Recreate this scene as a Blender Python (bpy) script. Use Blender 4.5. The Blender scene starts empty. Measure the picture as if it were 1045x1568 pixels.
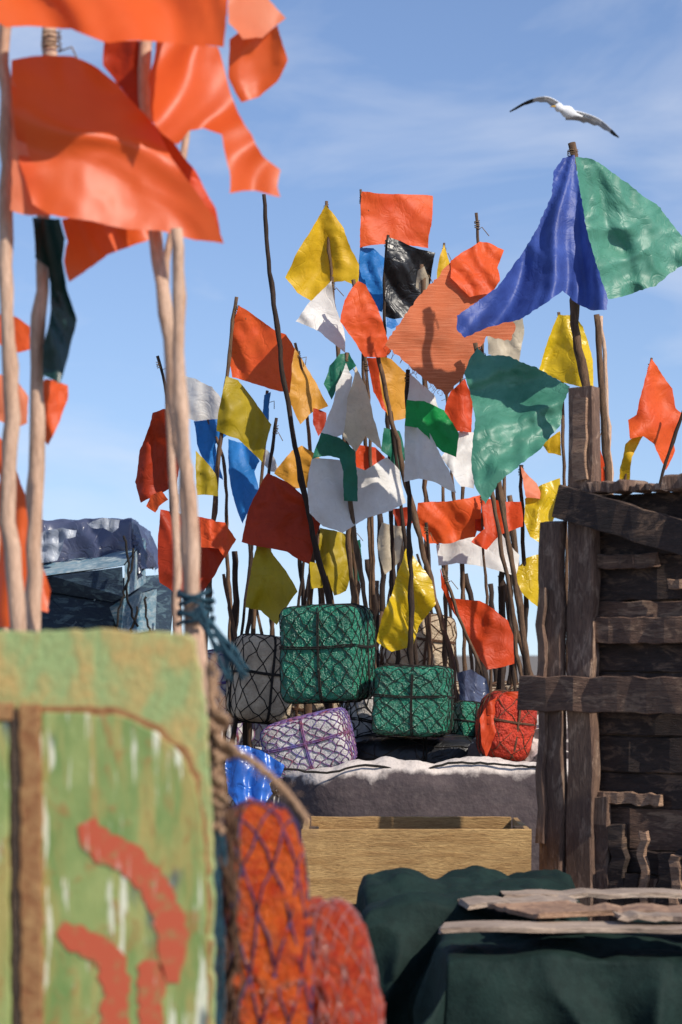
import bpy, bmesh, math, random
from mathutils import Vector, Matrix, noise, geometry, Euler
random.seed(7)
sc = bpy.context.scene
COL = sc.collection
# ------------------------------------------------------------------ site survey
# eye 1.5 m above the quay, 85 mm lens; bearings are read off the photograph and
# turned into metres for the true distance d of each thing.
F = 85/36*1568
def P(u, v, d):
    return Vector(((u-522.5)/F*d, d, 1.5-(v-1000)/F*d))

# ------------------------------------------------------------------ materials
def newmat(name):
    m = bpy.data.materials.new(name); m.use_nodes = True
    nt = m.node_tree; nt.nodes.clear()
    return m, nt
def N(nt, t, **kw):
    n = nt.nodes.new(t)
    for k, v in kw.items():
        if k in n.inputs: n.inputs[k].default_value = v
        else: setattr(n, k, v)
    return n
def L(nt, a, b): nt.links.new(a, b)
def ramp(nt, fac, stops):
    r = N(nt, 'ShaderNodeValToRGB'); e = r.color_ramp.elements
    while len(e) < len(stops): e.new(0.5)
    for el, (p, c) in zip(e, stops):
        el.position = p
        el.color = (*c, 1) if not isinstance(c, (int, float)) else (c, c, c, 1)
    L(nt, fac, r.inputs['Fac']); return r.outputs['Color']
def coords(nt, scale=(1, 1, 1), rot=(0, 0, 0)):
    tc = N(nt, 'ShaderNodeTexCoord'); mp = N(nt, 'ShaderNodeMapping')
    mp.inputs['Scale'].default_value = scale; mp.inputs['Rotation'].default_value = rot
    L(nt, tc.outputs['Object'], mp.inputs['Vector']); return mp.outputs['Vector']
def noi(nt, vec, scale, detail=4, rough=.6, dist=0):
    n = N(nt, 'ShaderNodeTexNoise'); n.inputs['Scale'].default_value = scale
    n.inputs['Detail'].default_value = detail; n.inputs['Roughness'].default_value = rough
    n.inputs['Distortion'].default_value = dist
    L(nt, vec, n.inputs['Vector']); return n.outputs['Fac']
def mixc(nt, fac, a, b, blend='MIX'):
    m = N(nt, 'ShaderNodeMix', data_type='RGBA', blend_type=blend)
    for val, s in ((fac, m.inputs[0]), (a, m.inputs[6]), (b, m.inputs[7])):
        if isinstance(val, (int, float)): s.default_value = val
        elif isinstance(val, tuple): s.default_value = (*val, 1)
        else: L(nt, val, s)
    return m.outputs[2]
def bump(nt, h, strength, dist=.01):
    b = N(nt, 'ShaderNodeBump'); b.inputs['Strength'].default_value = strength
    b.inputs['Distance'].default_value = dist
    L(nt, h, b.inputs['Height']); return b.outputs['Normal']
def dark(c, k): return tuple(x*k for x in c)
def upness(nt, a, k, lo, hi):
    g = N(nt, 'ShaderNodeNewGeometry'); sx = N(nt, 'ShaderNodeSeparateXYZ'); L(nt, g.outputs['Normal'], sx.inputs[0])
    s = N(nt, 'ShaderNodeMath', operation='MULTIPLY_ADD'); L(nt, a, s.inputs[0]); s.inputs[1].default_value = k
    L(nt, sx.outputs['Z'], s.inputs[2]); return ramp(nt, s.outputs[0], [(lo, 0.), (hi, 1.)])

def cloth_mat(name, col, trans=.35, rough=.5, cr=1.0, s=1.0, dirt=.35, spec=.4, fade=None):
    m, nt = newmat(name); v = coords(nt)
    big = noi(nt, v, 5*s, 3, .6)
    c1 = mixc(nt, ramp(nt, big, [(.35, 0.), (.72, 1.)]), col, fade if fade else dark(col, .72))
    fine = noi(nt, v, 55*s, 3, .7)
    c2 = mixc(nt, ramp(nt, fine, [(.52, 0.), (.8, dirt)]), c1, dark(col, .4))
    w = noi(nt, v, 6*s, 3, .5, 1.2)
    a1 = N(nt, 'ShaderNodeMath', operation='SUBTRACT'); L(nt, w, a1.inputs[0]); a1.inputs[1].default_value = .5
    a2 = N(nt, 'ShaderNodeMath', operation='ABSOLUTE'); L(nt, a1.outputs[0], a2.inputs[0])
    a3 = N(nt, 'ShaderNodeMath', operation='MINIMUM'); L(nt, a2.outputs[0], a3.inputs[0]); a3.inputs[1].default_value = .07
    crn = noi(nt, v, 28*s, 2, .5, .8)
    ad = N(nt, 'ShaderNodeMath', operation='MULTIPLY_ADD'); L(nt, a3.outputs[0], ad.inputs[0]); ad.inputs[1].default_value = 6.
    ml = N(nt, 'ShaderNodeMath', operation='MULTIPLY'); L(nt, crn, ml.inputs[0]); ml.inputs[1].default_value = .3
    L(nt, ml.outputs[0], ad.inputs[2])
    nrm = bump(nt, ad.outputs[0], .36*cr, .010/s)
    p = N(nt, 'ShaderNodeBsdfPrincipled'); p.inputs['Roughness'].default_value = rough
    p.inputs['Specular IOR Level'].default_value = spec
    L(nt, c2, p.inputs['Base Color']); L(nt, nrm, p.inputs['Normal'])
    t = N(nt, 'ShaderNodeBsdfTranslucent'); L(nt, c2, t.inputs['Color']); L(nt, nrm, t.inputs['Normal'])
    mx = N(nt, 'ShaderNodeMixShader'); mx.inputs[0].default_value = trans
    L(nt, p.outputs[0], mx.inputs[1]); L(nt, t.outputs[0], mx.inputs[2])
    o = N(nt, 'ShaderNodeOutputMaterial'); L(nt, mx.outputs[0], o.inputs[0]); return m

def solid_mat(name, col, col2=None, scale=(1, 1, 1), ns=8, rough=.7, bs=.5, bd=.01, lo=.35, hi=.7, spec=.3, dist=0.3, fine=.5, sunlit_top=None, dl=1.0, dh=1.4):
    m, nt = newmat(name); v = coords(nt, scale)
    if col2 is None: col2 = dark(col, .5)
    a = noi(nt, v, ns, 4, .65, dist)
    c = mixc(nt, ramp(nt, a, [(lo, 0.), (hi, 1.)]), col, col2)
    b = noi(nt, v, ns*5, 3, .7)
    c = mixc(nt, ramp(nt, b, [(.4, 0.), (.75, fine)]), c, dark(col2, .45))
    if sunlit_top: c = mixc(nt, upness(nt, noi(nt, coords(nt), 7, 5, .7), .9, dl, dh), c, sunlit_top)  # paints a paler, sunlit tone on up-facing surfaces
    p = N(nt, 'ShaderNodeBsdfPrincipled'); p.inputs['Roughness'].default_value = rough
    p.inputs['Specular IOR Level'].default_value = spec
    L(nt, c, p.inputs['Base Color'])
    h = N(nt, 'ShaderNodeMath', operation='ADD'); L(nt, a, h.inputs[0]); L(nt, b, h.inputs[1])
    L(nt, bump(nt, h.outputs[0], bs, bd), p.inputs['Normal'])
    o = N(nt, 'ShaderNodeOutputMaterial'); L(nt, p.outputs[0], o.inputs[0]); return m

M = {
 'orange': cloth_mat('orange_cloth', (.84, .12, .022), trans=.34, fade=(.74, .085, .018), spec=.3),
 'orange2': cloth_mat('orange_red_cloth', (.74, .075, .014), spec=.3),
 'orangef': cloth_mat('orange_flag_vinyl', (.90, .15, .03), trans=.48, cr=.08, s=.8, dirt=.06, fade=(.84, .12, .022), rough=.4),
 'peach': cloth_mat('faded_orange_cloth', (.88, .27, .13), trans=.45, cr=.2, dirt=.05, fade=(.86, .2, .08)),
 'red': cloth_mat('rust_red_cloth', (.48, .045, .012), trans=.3, spec=.25),
 'yellow': cloth_mat('yellow_cloth', (.78, .48, .016), trans=.32, fade=(.60, .34, .01), spec=.3),
 'yellow2': cloth_mat('bright_yellow_plastic', (.86, .58, .02), trans=.4, rough=.3, cr=1.8),
 'olive': cloth_mat('shaded_yellow_cloth', (.46, .33, .010), trans=.3),  # darker yellow: the flags' shade is put into the cloth colour
 'amber': cloth_mat('amber_cloth', (.78, .36, .04)),
 'white': cloth_mat('white_cloth', (.80, .78, .74), trans=.3, fade=(.66, .62, .56), dirt=.2),
 'cream': cloth_mat('cream_cloth', (.72, .60, .42), trans=.4),
 'black': cloth_mat('black_plastic_sheet', (.012, .012, .014), trans=.02, rough=.35, cr=1.5),
 'blue': cloth_mat('blue_cloth', (.03, .24, .66)),
 'navy': cloth_mat('royal_blue_tarp', (.050, .095, .36), trans=.2, rough=.5, cr=.9, s=1.5, spec=.4, fade=(.03, .055, .24)),
 'green': cloth_mat('green_cloth', (.10, .31, .215), trans=.28, rough=.45, cr=1.1, s=1.1, spec=.5, fade=(.045, .20, .125)),
 'kelly': cloth_mat('kelly_green_cloth', (.01, .36, .08), trans=.35),
 'dkgreen': cloth_mat('dark_green_cloth', (.012, .15, .085), trans=.15),
 'teal': cloth_mat('dark_teal_cloth', (.010, .045, .040), trans=.05, cr=.5, rough=.35),
 'bluetarp': cloth_mat('blue_boat_tarp', (.07, .08, .14), trans=.02, rough=.3, cr=1.4, spec=.9, fade=(.035, .045, .09)),
 'tarpsheen': cloth_mat('tarp_highlight_tone', (.42, .45, .50), trans=.1, rough=.4, cr=1.4, fade=(.2, .23, .3)),  # pale tone for the painted highlights on the boat tarp
 'bluebag': cloth_mat('blue_plastic_bag', (.03, .17, .66), trans=.3, rough=.3, cr=1.6, spec=.7),
 'canvas': solid_mat('green_canvas', (.013, .030, .025), (.008, .018, .016), (1, 1, 1), 5, .75, .45, .01, sunlit_top=(.21, .25, .18), spec=.15, dl=1.05, dh=1.35),  # pale top is sunlight put into the canvas colour
 'pole': solid_mat('bark_pole_wood', (.20, .115, .065), (.06, .035, .022), (8, 8, 1.2), 6, .85, .6),
 'poledk': solid_mat('dark_pole_wood', (.06, .036, .025), (.022, .014, .010), (8, 8, 1.2), 6, .85, .6),
 'polelt': solid_mat('stripped_pole_wood', (.68, .47, .34), (.42, .24, .15), (6, 6, 1.0), 6, .75, .5, lo=.3, hi=.8),
 'twine': solid_mat('twine_fibre', (.30, .19, .10), None, (1, 1, 1), 90, .9),
 'rope': solid_mat('frayed_rope', (.54, .34, .21), (.26, .15, .09), (1, 1, 1), 120, .9),
 'tealrope': solid_mat('teal_cord', (.03, .10, .14), (.01, .03, .05), (1, 1, 1), 120, .7),
 'purplenet': solid_mat('violet_net_twine', (.10, .06, .16), (.04, .03, .09), (1, 1, 1), 100, .8),
 'bluenet': solid_mat('blue_white_net_twine', (.12, .12, .35), (.25, .06, .06), (1, 1, 1), 12, .8),
 'palenet': solid_mat('pale_net_twine', (.60, .40, .34), (.35, .12, .16), (1, 1, 1), 40, .7),
 'blacknet': solid_mat('tarred_net_twine', (.03, .025, .02), (.015, .012, .01), (1, 1, 1), 100, .8),
 'browncord': solid_mat('brown_net_cord', (.16, .08, .045), None, (1, 1, 1), 100, .9),
 'greenbox': solid_mat('green_float_plastic', (.007, .22, .12), (.003, .10, .055), (1, 1, 1), 10, .28, 1.0, .025, spec=.8, fine=.3),
 'whitebox': solid_mat('white_float_foam', (.60, .58, .56), (.36, .32, .30), (1, 1, 1), 9, .6, .6, .02, fine=.2),
 'creambox': solid_mat('cream_float_foam', (.60, .47, .32), (.32, .24, .16), (1, 1, 1), 9, .6, .6, .02, fine=.2),
 'orangefloat': solid_mat('orange_float_plastic', (.88, .16, .02), (.66, .055, .010), (1, 1, 1), 26, .22, 1.0, .03, spec=.8, lo=.42, hi=.62, fine=.35, dist=1.2),
 'redfloat': solid_mat('red_float_plastic', (.88, .13, .04), (.72, .05, .018), (1, 1, 1), 34, .16, 1.0, .035, spec=1., lo=.42, hi=.62, fine=.2, dist=1.5),
 'redbag': solid_mat('red_sack', (.62, .05, .018), (.3, .02, .01), (1, 1, 1), 8, .5, .9, .03),
}
def dusty_mat():
    m, nt = newmat('dusty_weathered_hull'); v = coords(nt)
    a = noi(nt, v, 9, 4, .6)
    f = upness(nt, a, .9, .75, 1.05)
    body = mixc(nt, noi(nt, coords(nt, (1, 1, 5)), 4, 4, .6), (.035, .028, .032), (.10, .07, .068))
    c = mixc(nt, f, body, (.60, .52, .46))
    c = mixc(nt, ramp(nt, noi(nt, v, 30, 4, .7), [(.48, 0.), (.75, .5)]), c, (.14, .11, .10))
    p = N(nt, 'ShaderNodeBsdfPrincipled', Roughness=.9); L(nt, c, p.inputs['Base Color'])
    L(nt, bump(nt, a, .6, .03), p.inputs['Normal'])
    o = N(nt, 'ShaderNodeOutputMaterial'); L(nt, p.outputs[0], o.inputs[0]); return m
M['boatgrey'] = dusty_mat()

def burlap_mat():
    m, nt = newmat('woven_orange_sackcloth'); rot = (0, math.radians(38), 0)
    v = coords(nt, (1, 1, 1), rot)
    def wave(d):
        w = N(nt, 'ShaderNodeTexWave', wave_type='BANDS', bands_direction=d); w.inputs['Scale'].default_value = 48
        w.inputs['Distortion'].default_value = 4.5; w.inputs['Detail'].default_value = 2; w.inputs['Detail Scale'].default_value = 3
        L(nt, v, w.inputs['Vector']); return w.outputs['Fac']
    a = N(nt, 'ShaderNodeMath', operation='ADD'); L(nt, wave('X'), a.inputs[0]); L(nt, wave('Z'), a.inputs[1])
    st = noi(nt, coords(nt, (1.5, 1, 34), rot), 4, 4, .7)
    c = mixc(nt, ramp(nt, a.outputs[0], [(.1, 0.), (1.5, 1.)]), (.36, .07, .025), (.60, .15, .055))
    c = mixc(nt, ramp(nt, st, [(.45, 0.), (.66, .7)]), c, (.78, .27, .13))
    c = mixc(nt, ramp(nt, noi(nt, v, 4, 3, .6), [(.45, 0.), (.65, .4)]), c, (.76, .17, .05))
    p = N(nt, 'ShaderNodeBsdfPrincipled', Roughness=.8); L(nt, c, p.inputs['Base Color'])
    L(nt, bump(nt, st, .5, .008), p.inputs['Normal'])
    t = N(nt, 'ShaderNodeBsdfTranslucent'); L(nt, c, t.inputs['Color'])
    mx = N(nt, 'ShaderNodeMixShader'); mx.inputs[0].default_value = .25
    L(nt, p.outputs[0], mx.inputs[1]); L(nt, t.outputs[0], mx.inputs[2])
    o = N(nt, 'ShaderNodeOutputMaterial'); L(nt, mx.outputs[0], o.inputs[0]); return m
M['burlap'] = burlap_mat()

def wood_mat(name, c1, c2, c3, scale, rough=.8, s=5, bs=.6, lo=.35, hi=.65, stain=.5, worn=None):
    m, nt = newmat(name); v = coords(nt, scale)
    a = noi(nt, v, s, 5, .7, .6); b = noi(nt, v, s*5, 3, .7, .2); big = noi(nt, coords(nt), 2.5, 3, .6)
    c = mixc(nt, ramp(nt, a, [(lo, 0.), (hi, 1.)]), c1, c2)
    if worn: c = mixc(nt, ramp(nt, noi(nt, coords(nt, tuple(x**.5 for x in scale)), 7, 5, .7, .8), [(.52, 0.), (.62, .85)]), c, worn)
    c = mixc(nt, ramp(nt, b, [(.45, 0.), (.7, .7)]), c, c3)
    c = mixc(nt, ramp(nt, big, [(.4, 0.), (.7, stain)]), c, c3)
    p = N(nt, 'ShaderNodeBsdfPrincipled', Roughness=rough); L(nt, c, p.inputs['Base Color'])
    h = N(nt, 'ShaderNodeMath', operation='ADD'); L(nt, a, h.inputs[0]); L(nt, b, h.inputs[1])
    L(nt, bump(nt, h.outputs[0], bs, .008), p.inputs['Normal'])
    o = N(nt, 'ShaderNodeOutputMaterial'); L(nt, p.outputs[0], o.inputs[0]); return m
M['boxwood'] = wood_mat('yellowed_crate_wood', (.60, .38, .15), (.38, .21, .07), (.18, .09, .03), (1.2, 1.2, 10), bs=.9)
M['cartv'] = wood_mat('weathered_cart_wood_upright', (.24, .14, .09), (.12, .065, .045), (.04, .022, .015), (9, 9, 1), worn=(.40, .27, .19), bs=.8)
M['carth'] = wood_mat('weathered_cart_wood_cross', (.22, .12, .075), (.10, .055, .036), (.035, .02, .014), (1, 1, 10), worn=(.38, .24, .15), bs=.8)
M['carth2'] = wood_mat('dark_cart_wood', (.07, .04, .028), (.03, .018, .013), (.012, .008, .006), (1, 1, 7), worn=(.20, .12, .075), bs=.8)  # darker brown for most slats, the backing and the brace
M['cartlt'] = wood_mat('bare_cart_wood', (.46, .28, .17), (.28, .16, .10), (.08, .045, .03), (1.5, 1.5, 8), bs=.8)
M['plank'] = wood_mat('grey_loose_plank', (.54, .42, .32), (.34, .24, .17), (.12, .08, .06), (1, 6, 6))
M['cratedk'] = wood_mat('dark_crate_wood', (.08, .05, .03), (.05, .03, .02), (.02, .012, .01), (1, 1, 8))
M['bluehull'] = wood_mat('navy_painted_planks', (.02, .045, .085), (.012, .025, .055), (.04, .07, .09), (1, 1, 6), worn=(.12, .2, .24))
M['tealhull'] = wood_mat('teal_painted_planks', (.09, .22, .30), (.05, .14, .2), (.40, .44, .44), (1, 1, 3), s=3, lo=.4, hi=.6, worn=(.42, .5, .5))

def board_mat():
    m, nt = newmat('peeling_green_paint'); v = coords(nt, (1, 1, .45))
    a = noi(nt, v, 13, 4, .6, .8); b = noi(nt, v, 34, 5, .7, .6)
    st = noi(nt, coords(nt, (14, 14, 1.1)), 4, 4, .6); st2 = noi(nt, coords(nt, (7, 7, 1)), 5, 4, .6, .5)
    c = mixc(nt, ramp(nt, a, [(.35, 0.), (.62, 1.)]), (.15, .235, .065), (.28, .33, .11))
    c = mixc(nt, ramp(nt, st2, [(.5, 0.), (.66, .8)]), c, (.38, .29, .09))
    c = mixc(nt, ramp(nt, b, [(.54, 0.), (.64, .85)]), c, (.30, .17, .05))
    c = mixc(nt, ramp(nt, st, [(.61, 0.), (.645, .85)]), c, (.66, .66, .52))
    c = mixc(nt, ramp(nt, noi(nt, v, 9, 3, .5, .4), [(.64, 0.), (.70, .85)]), c, (.05, .08, .10))
    p = N(nt, 'ShaderNodeBsdfPrincipled', Roughness=.42); L(nt, c, p.inputs['Base Color'])
    L(nt, bump(nt, b, .5, .006), p.inputs['Normal'])
    o = N(nt, 'ShaderNodeOutputMaterial'); L(nt, p.outputs[0], o.inputs[0]); return m
M['board'] = board_mat()
M['boardtop'] = solid_mat('worn_green_paint', (.28, .37, .15), (.46, .33, .12), (1, 1, .6), 16, .5, .5, lo=.42, hi=.62, fine=.35)
M['rust'] = solid_mat('rusted_edge', (.24, .09, .035), (.42, .24, .10), (1, 1, 1), 40, .8, .5)
def redpaint():
    m, nt = newmat('faded_red_paint'); v = coords(nt)
    a = noi(nt, v, 45, 5, .7, .3)
    c = mixc(nt, ramp(nt, a, [(.52, 0.), (.66, .85)]), (.46, .085, .035), (.28, .20, .07))
    c = mixc(nt, ramp(nt, noi(nt, coords(nt, (10, 10, 1)), 6, 4), [(.60, 0.), (.66, .7)]), c, (.62, .42, .34))
    p = N(nt, 'ShaderNodeBsdfPrincipled', Roughness=.5); L(nt, c, p.inputs['Base Color'])
    o = N(nt, 'ShaderNodeOutputMaterial'); L(nt, p.outputs[0], o.inputs[0]); return m
M['redpaint'] = redpaint()
M['gullwhite'] = solid_mat('gull_white_feathers', (.75, .75, .75), (.6, .6, .62), (1, 1, 1), 12, .7, .2, fine=.05)
M['gullgrey'] = solid_mat('gull_grey_feathers', (.42, .43, .46), (.3, .31, .34), (1, 1, 1), 20, .7, .2, fine=.1)
M['gullblack'] = solid_mat('gull_black_feathers', (.02, .02, .022), None, (1, 1, 1), 20, .7, .2)
M['beak'] = solid_mat('gull_beak', (.6, .35, .05), None, (1, 1, 1), 20, .5, .1)
M['ground'] = solid_mat('dusty_quay_concrete', (.24, .21, .18), (.15, .13, .11), (1, 1, 1), 1.5, .9, .5, .02)

# ------------------------------------------------------------------ mesh helpers
def mkobj(name, verts, faces, mat, parent=None, smooth=True):
    me = bpy.data.meshes.new(name); me.from_pydata([tuple(v) for v in verts], [], faces); me.update()
    if smooth: me.polygons.foreach_set('use_smooth', [True]*len(me.polygons))
    mats = mat if isinstance(mat, list) else [mat]
    for mm in mats: me.materials.append(mm)
    o = bpy.data.objects.new(name, me); COL.objects.link(o)
    if parent: adopt(o, parent)
    return o
def group(name, loc):
    e = bpy.data.objects.new(name, None); e.location = loc; e.empty_display_size = .1; COL.objects.link(e); return e
def adopt(o, e):
    o.parent = e; o.matrix_parent_inverse = Matrix.Translation(-Vector(e.location))
def tube_geo(pts, rads, n=9, knob=.12, seed=0):
    pts = [Vector(p) for p in pts]; V = []; Fc = []
    for i, p in enumerate(pts):
        t = (pts[min(i+1, len(pts)-1)]-pts[max(i-1, 0)]).normalized()
        ref = Vector((0, 1, 0)) if abs(t.y) < .9 else Vector((1, 0, 0))
        a = t.cross(ref).normalized(); b = t.cross(a)
        for k in range(n):
            th = 2*math.pi*k/n
            r = rads[i]*(1+knob*noise.noise(Vector((p.z*9+seed, k*1.3, p.x*9))))
            V.append(p+a*math.cos(th)*r+b*math.sin(th)*r)
    for i in range(len(pts)-1):
        for k in range(n):
            Fc.append((i*n+k, i*n+(k+1) % n, (i+1)*n+(k+1) % n, (i+1)*n+k))
    Fc.append(tuple(range(n))[::-1]); Fc.append(tuple((len(pts)-1)*n+k for k in range(n)))
    return V, Fc
def resample(pts, step):
    pts = [Vector(p) for p in pts]; out = []
    m = len(pts)
    for i in range(m-1):
        p0 = pts[max(i-1, 0)]; p1 = pts[i]; p2 = pts[i+1]; p3 = pts[min(i+2, m-1)]
        k = max(2, int((p2-p1).length/step))
        for j in range(k):
            t = j/k
            out.append(.5*((2*p1)+(p2-p0)*t+(2*p0-5*p1+4*p2-p3)*t*t+(3*p1-p0-3*p2+p3)*t**3))
    out.append(pts[-1]); return out
def multi_tube(name, lines, rad, mat, parent, n=6, step=.03, wob=.0):
    V = []; Fc = []
    for li, ln in enumerate(lines):
        pts = resample(ln, step)
        if wob: pts = [p+Vector((noise.noise(p*30+Vector((li, 0, 0))), noise.noise(p*30+Vector((0, li+9, 0))), noise.noise(p*30+Vector((0, 0, li+5)))))*wob for p in pts]
        v, f = tube_geo(pts, [rad]*len(pts), n, .25, li)
        b = len(V); V += v; Fc += [tuple(i+b for i in q) for q in f]
    return mkobj(name, V, Fc, mat, parent)
def pole(pts_px, d, wpx, mat, parent, seed=0):
    pts = [P(u, v, d) for u, v in pts_px]
    a, b = pts[-2], pts[-1]
    if b.z > .02:
        s = (b-a)/max(.01, (a.z-b.z)); s.x = max(-.15, min(.15, s.x))
        pts.append(Vector((b.x+s.x*b.z, d, -.05)))
    out = []
    for i in range(len(pts)-1):
        k = max(2, int((pts[i+1]-pts[i]).length/.06))
        for j in range(k): out.append(pts[i].lerp(pts[i+1], j/k))
    out.append(pts[-1]); pts = out
    for _ in range(4): pts = [pts[0]]+[(pts[i-1]+pts[i]*2+pts[i+1])/4 for i in range(1, len(pts)-1)]+[pts[-1]]
    r = wpx/F*d/2; top = pts[0].z; rads = []
    for i, p in enumerate(pts):
        fz = (top-p.z)/max(.1, top)
        kn = max(0, noise.noise(Vector((seed*3.1, p.z*7, 0)))-.15)*2
        rads.append(r*(.75+.6*fz)*(1+.38*kn))
    pts = [p+Vector((noise.noise(Vector((p.z*3, seed, 0)))+.6*noise.noise(Vector((p.z*9, seed, 3))), noise.noise(Vector((p.z*4, seed, 9))), 0))*r*1.2 for p in pts]
    v, f = tube_geo(pts, rads, 10, .35, seed)
    return mkobj('pole', v, f, mat, parent)

def inside(pt, poly):
    x, y = pt; c = False; n = len(poly); j = n-1
    for i in range(n):
        xi, yi = poly[i]; xj, yj = poly[j]
        if (yi > y) != (yj > y) and x < (xj-xi)*(y-yi)/(yj-yi)+xi: c = not c
        j = i
    return c
CS = [0]
def cloth(outline, d, mat, parent=None, yaw=.15, pitch=.12, amp=.085, nf=3., ang=0., rad=None, step=4.5, crk=1.0, wave=.035, name='cloth', off=0.0, fray=.4, crease=.28, nc=6, seed=None):
    CS[0] += 1; sd = CS[0]*7.3; rnd = random.Random(CS[0] if seed is None else seed)
    pts = []; n = len(outline)
    for i in range(n):
        a = Vector(outline[i]); b = Vector(outline[(i+1) % n]); ln = (b-a).length; k = max(1, int(ln/step))
        nr = Vector((-(b-a).y, (b-a).x)).normalized() if ln > 0 else Vector((0, 0))
        bul = rnd.uniform(-wave, wave)*ln
        for j in range(k):
            t = j/k; p = a.lerp(b, t)
            q = nr*(bul*math.sin(math.pi*t)+(0 if j == 0 else ln*wave*.5*noise.noise(Vector((p.x*.04, p.y*.04, sd)))+rnd.uniform(-fray, fray)))
            pts.append((p.x+q.x, p.y+q.y))
    nb = len(pts)
    xs = [p[0] for p in pts]; ys = [p[1] for p in pts]
    x = min(xs)+step*.5; row = 0
    while x < max(xs):
        y = min(ys)+(step*.5 if row % 2 else 0); row += 1
        while y < max(ys):
            if inside((x, y), pts[:nb]) and min((x-a)**2+(y-b)**2 for a, b in pts[:nb]) > (step*.55)**2:
                pts.append((x+rnd.uniform(-.15, .15)*step, y+rnd.uniform(-.15, .15)*step))
            y += step
        x += step
    res = geometry.delaunay_2d_cdt([Vector(p) for p in pts], [(i, (i+1) % nb) for i in range(nb)], [], 1, 1e-5)
    vs, fs = res[0], res[2]
    k = d/F; S = max(max(xs)-min(xs), max(ys)-min(ys))*k
    cx, cy = sum(xs)/len(xs), sum(ys)/len(ys)
    A = rad if rad else outline[0]
    CR = []
    for i in range(nc):
        if rad:
            th = math.atan2(-(cy-A[1]), cx-A[0])+rnd.uniform(-.55, .55); nx_, nz_ = -math.sin(th), math.cos(th)
            c0 = ((A[0]-cx)*nx_-(A[1]-cy)*nz_)*k
        else:
            th = rnd.uniform(0, math.pi); nx_, nz_ = math.cos(th), math.sin(th); c0 = rnd.uniform(-.4, .4)*S
        CR.append((nx_, nz_, c0, rnd.uniform(.5, 1)*(1 if i % 2 else -1)*crease))
    def off_(u, v):
        X = (u-cx)*k; Z = -(v-cy)*k
        q = Vector((X/S, Z/S, sd))
        w = noise.noise(q*2.0)*1.0
        if rad:
            dx, dz = (u-A[0])*k, -(v-A[1])*k; r = math.hypot(dx, dz)/S
            ph = math.atan2(dz, dx)*nf+w*1.2+sd; g = min(1, r*1.3)
        else:
            ph = (X*math.cos(ang)+Z*math.sin(ang))/S*nf*2*math.pi+w*2.2+sd; g = 1
        s = math.sin(ph); s = math.copysign(abs(s)**.75, s)
        s2 = math.sin(ph*2.3+1.7+w*3)*.3
        cr = (abs(noise.noise(q*4.5))-.25)*.45+(abs(noise.noise(q*10))-.2)*.12
        hinge = sum(a_*max(0, X*nx_+Z*nz_-c_+.03*S*noise.noise(q*3)) for nx_, nz_, c_, a_ in CR)
        return X*yaw+Z*pitch+hinge+amp*S*((s+s2)*g*(.75 if rad else .45)+crk*cr)+amp*S*.9*noise.noise(q*1.3)
    o0 = off_(*A)
    V = [P(p[0], p[1], d+off+max(-.5*S, min(.5*S, off_(p[0], p[1])-o0))) for p in vs]
    return mkobj(name, V, [tuple(f) for f in fs], M[mat], parent)

MC = [0]
def marker(d, pts, w, cloths, pm='pole', name='flagged_marker_pole', step=4.5, behind=.015):
    MC[0] += 1
    e = group(name, (P(pts[-1][0], 1000, d).x, d, 0))
    pole(pts, d+behind, w, M[pm], e, MC[0])
    if cloths:
        r = w/F*d*.5+.003; V = []; Fc = []
        a = P(*pts[0], d+behind); b = P(*pts[1], d+behind); ax = (b-a); ln = ax.length; ax.normalize()
        rr = random.Random(MC[0]); z0 = rr.uniform(.02, .05)
        ring = []
        for i in range(30):
            t = i*.9; ring.append(a+ax*(z0+.0016*i)+Vector((math.cos(t)*r, math.sin(t)*r, rr.uniform(-.004, .004))))
        ring += [ring[-1]+Vector((rr.uniform(.01, .04), -.01, .01)), ring[-1]+Vector((rr.uniform(.02, .06), -.015, -.04))]
        v, f = tube_geo(ring, [.0025]*len(ring), 5); q = len(V); V += v; Fc += [tuple(i+q for i in g) for g in f]
        mkobj('twine_lashing', V, Fc, M['twine'], e)
    for c in cloths:
        mat, out = c[0], c[1]; kw = dict(c[2]) if len(c) > 2 else {}
        kw.setdefault('step', step)
        cloth(out, d-.01+kw.pop('dd', 0), mat, e, **kw)
    return e

# ------------------------------------------------------------------ mid-distance flags
marker(14.6, [(499, 308), (508, 430), (522, 560), (548, 925)], 6, [
 ('yellow', [(499, 314), (527, 350), (550, 405), (549, 438), (528, 430), (508, 432), (478, 462), (455, 448), (437, 425), (452, 392), (478, 350)], dict(rad=(499, 300), nf=7, amp=.10))])
marker(15.2, [(554, 290), (552, 420), (556, 545), (570, 925)], 5, [
 ('orange', [(555, 293), (610, 297), (663, 300), (661, 345), (656, 380), (605, 374), (551, 379)], dict(amp=.05, nf=1.5, ang=1.0, yaw=.2, crease=.18)),
 ('blue', [(552, 380), (572, 380), (590, 396), (592, 440), (585, 478), (565, 470), (551, 430)], dict(nf=2, yaw=.3))])
marker(15.0, [(594, 360), (589, 430), (590, 540), (604, 900)], 6, [
 ('black', [(595, 363), (632, 378), (667, 387), (660, 430), (648, 462), (625, 486), (603, 489), (588, 484), (590, 420)], dict(amp=.07, nf=2.5, ang=.8)),
 ('blue', [(592, 486), (606, 489), (612, 498), (600, 504), (592, 500)])], 'poledk')
marker(14.2, [(508, 424), (514, 500), (524, 600), (540, 930)], 7, [
 ('white', [(508, 430), (514, 470), (527, 505), (529, 540), (510, 525), (490, 508), (453, 492), (472, 465)], dict(yaw=.1, nf=2, amp=.06, ang=.8, crease=.18))])
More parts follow.
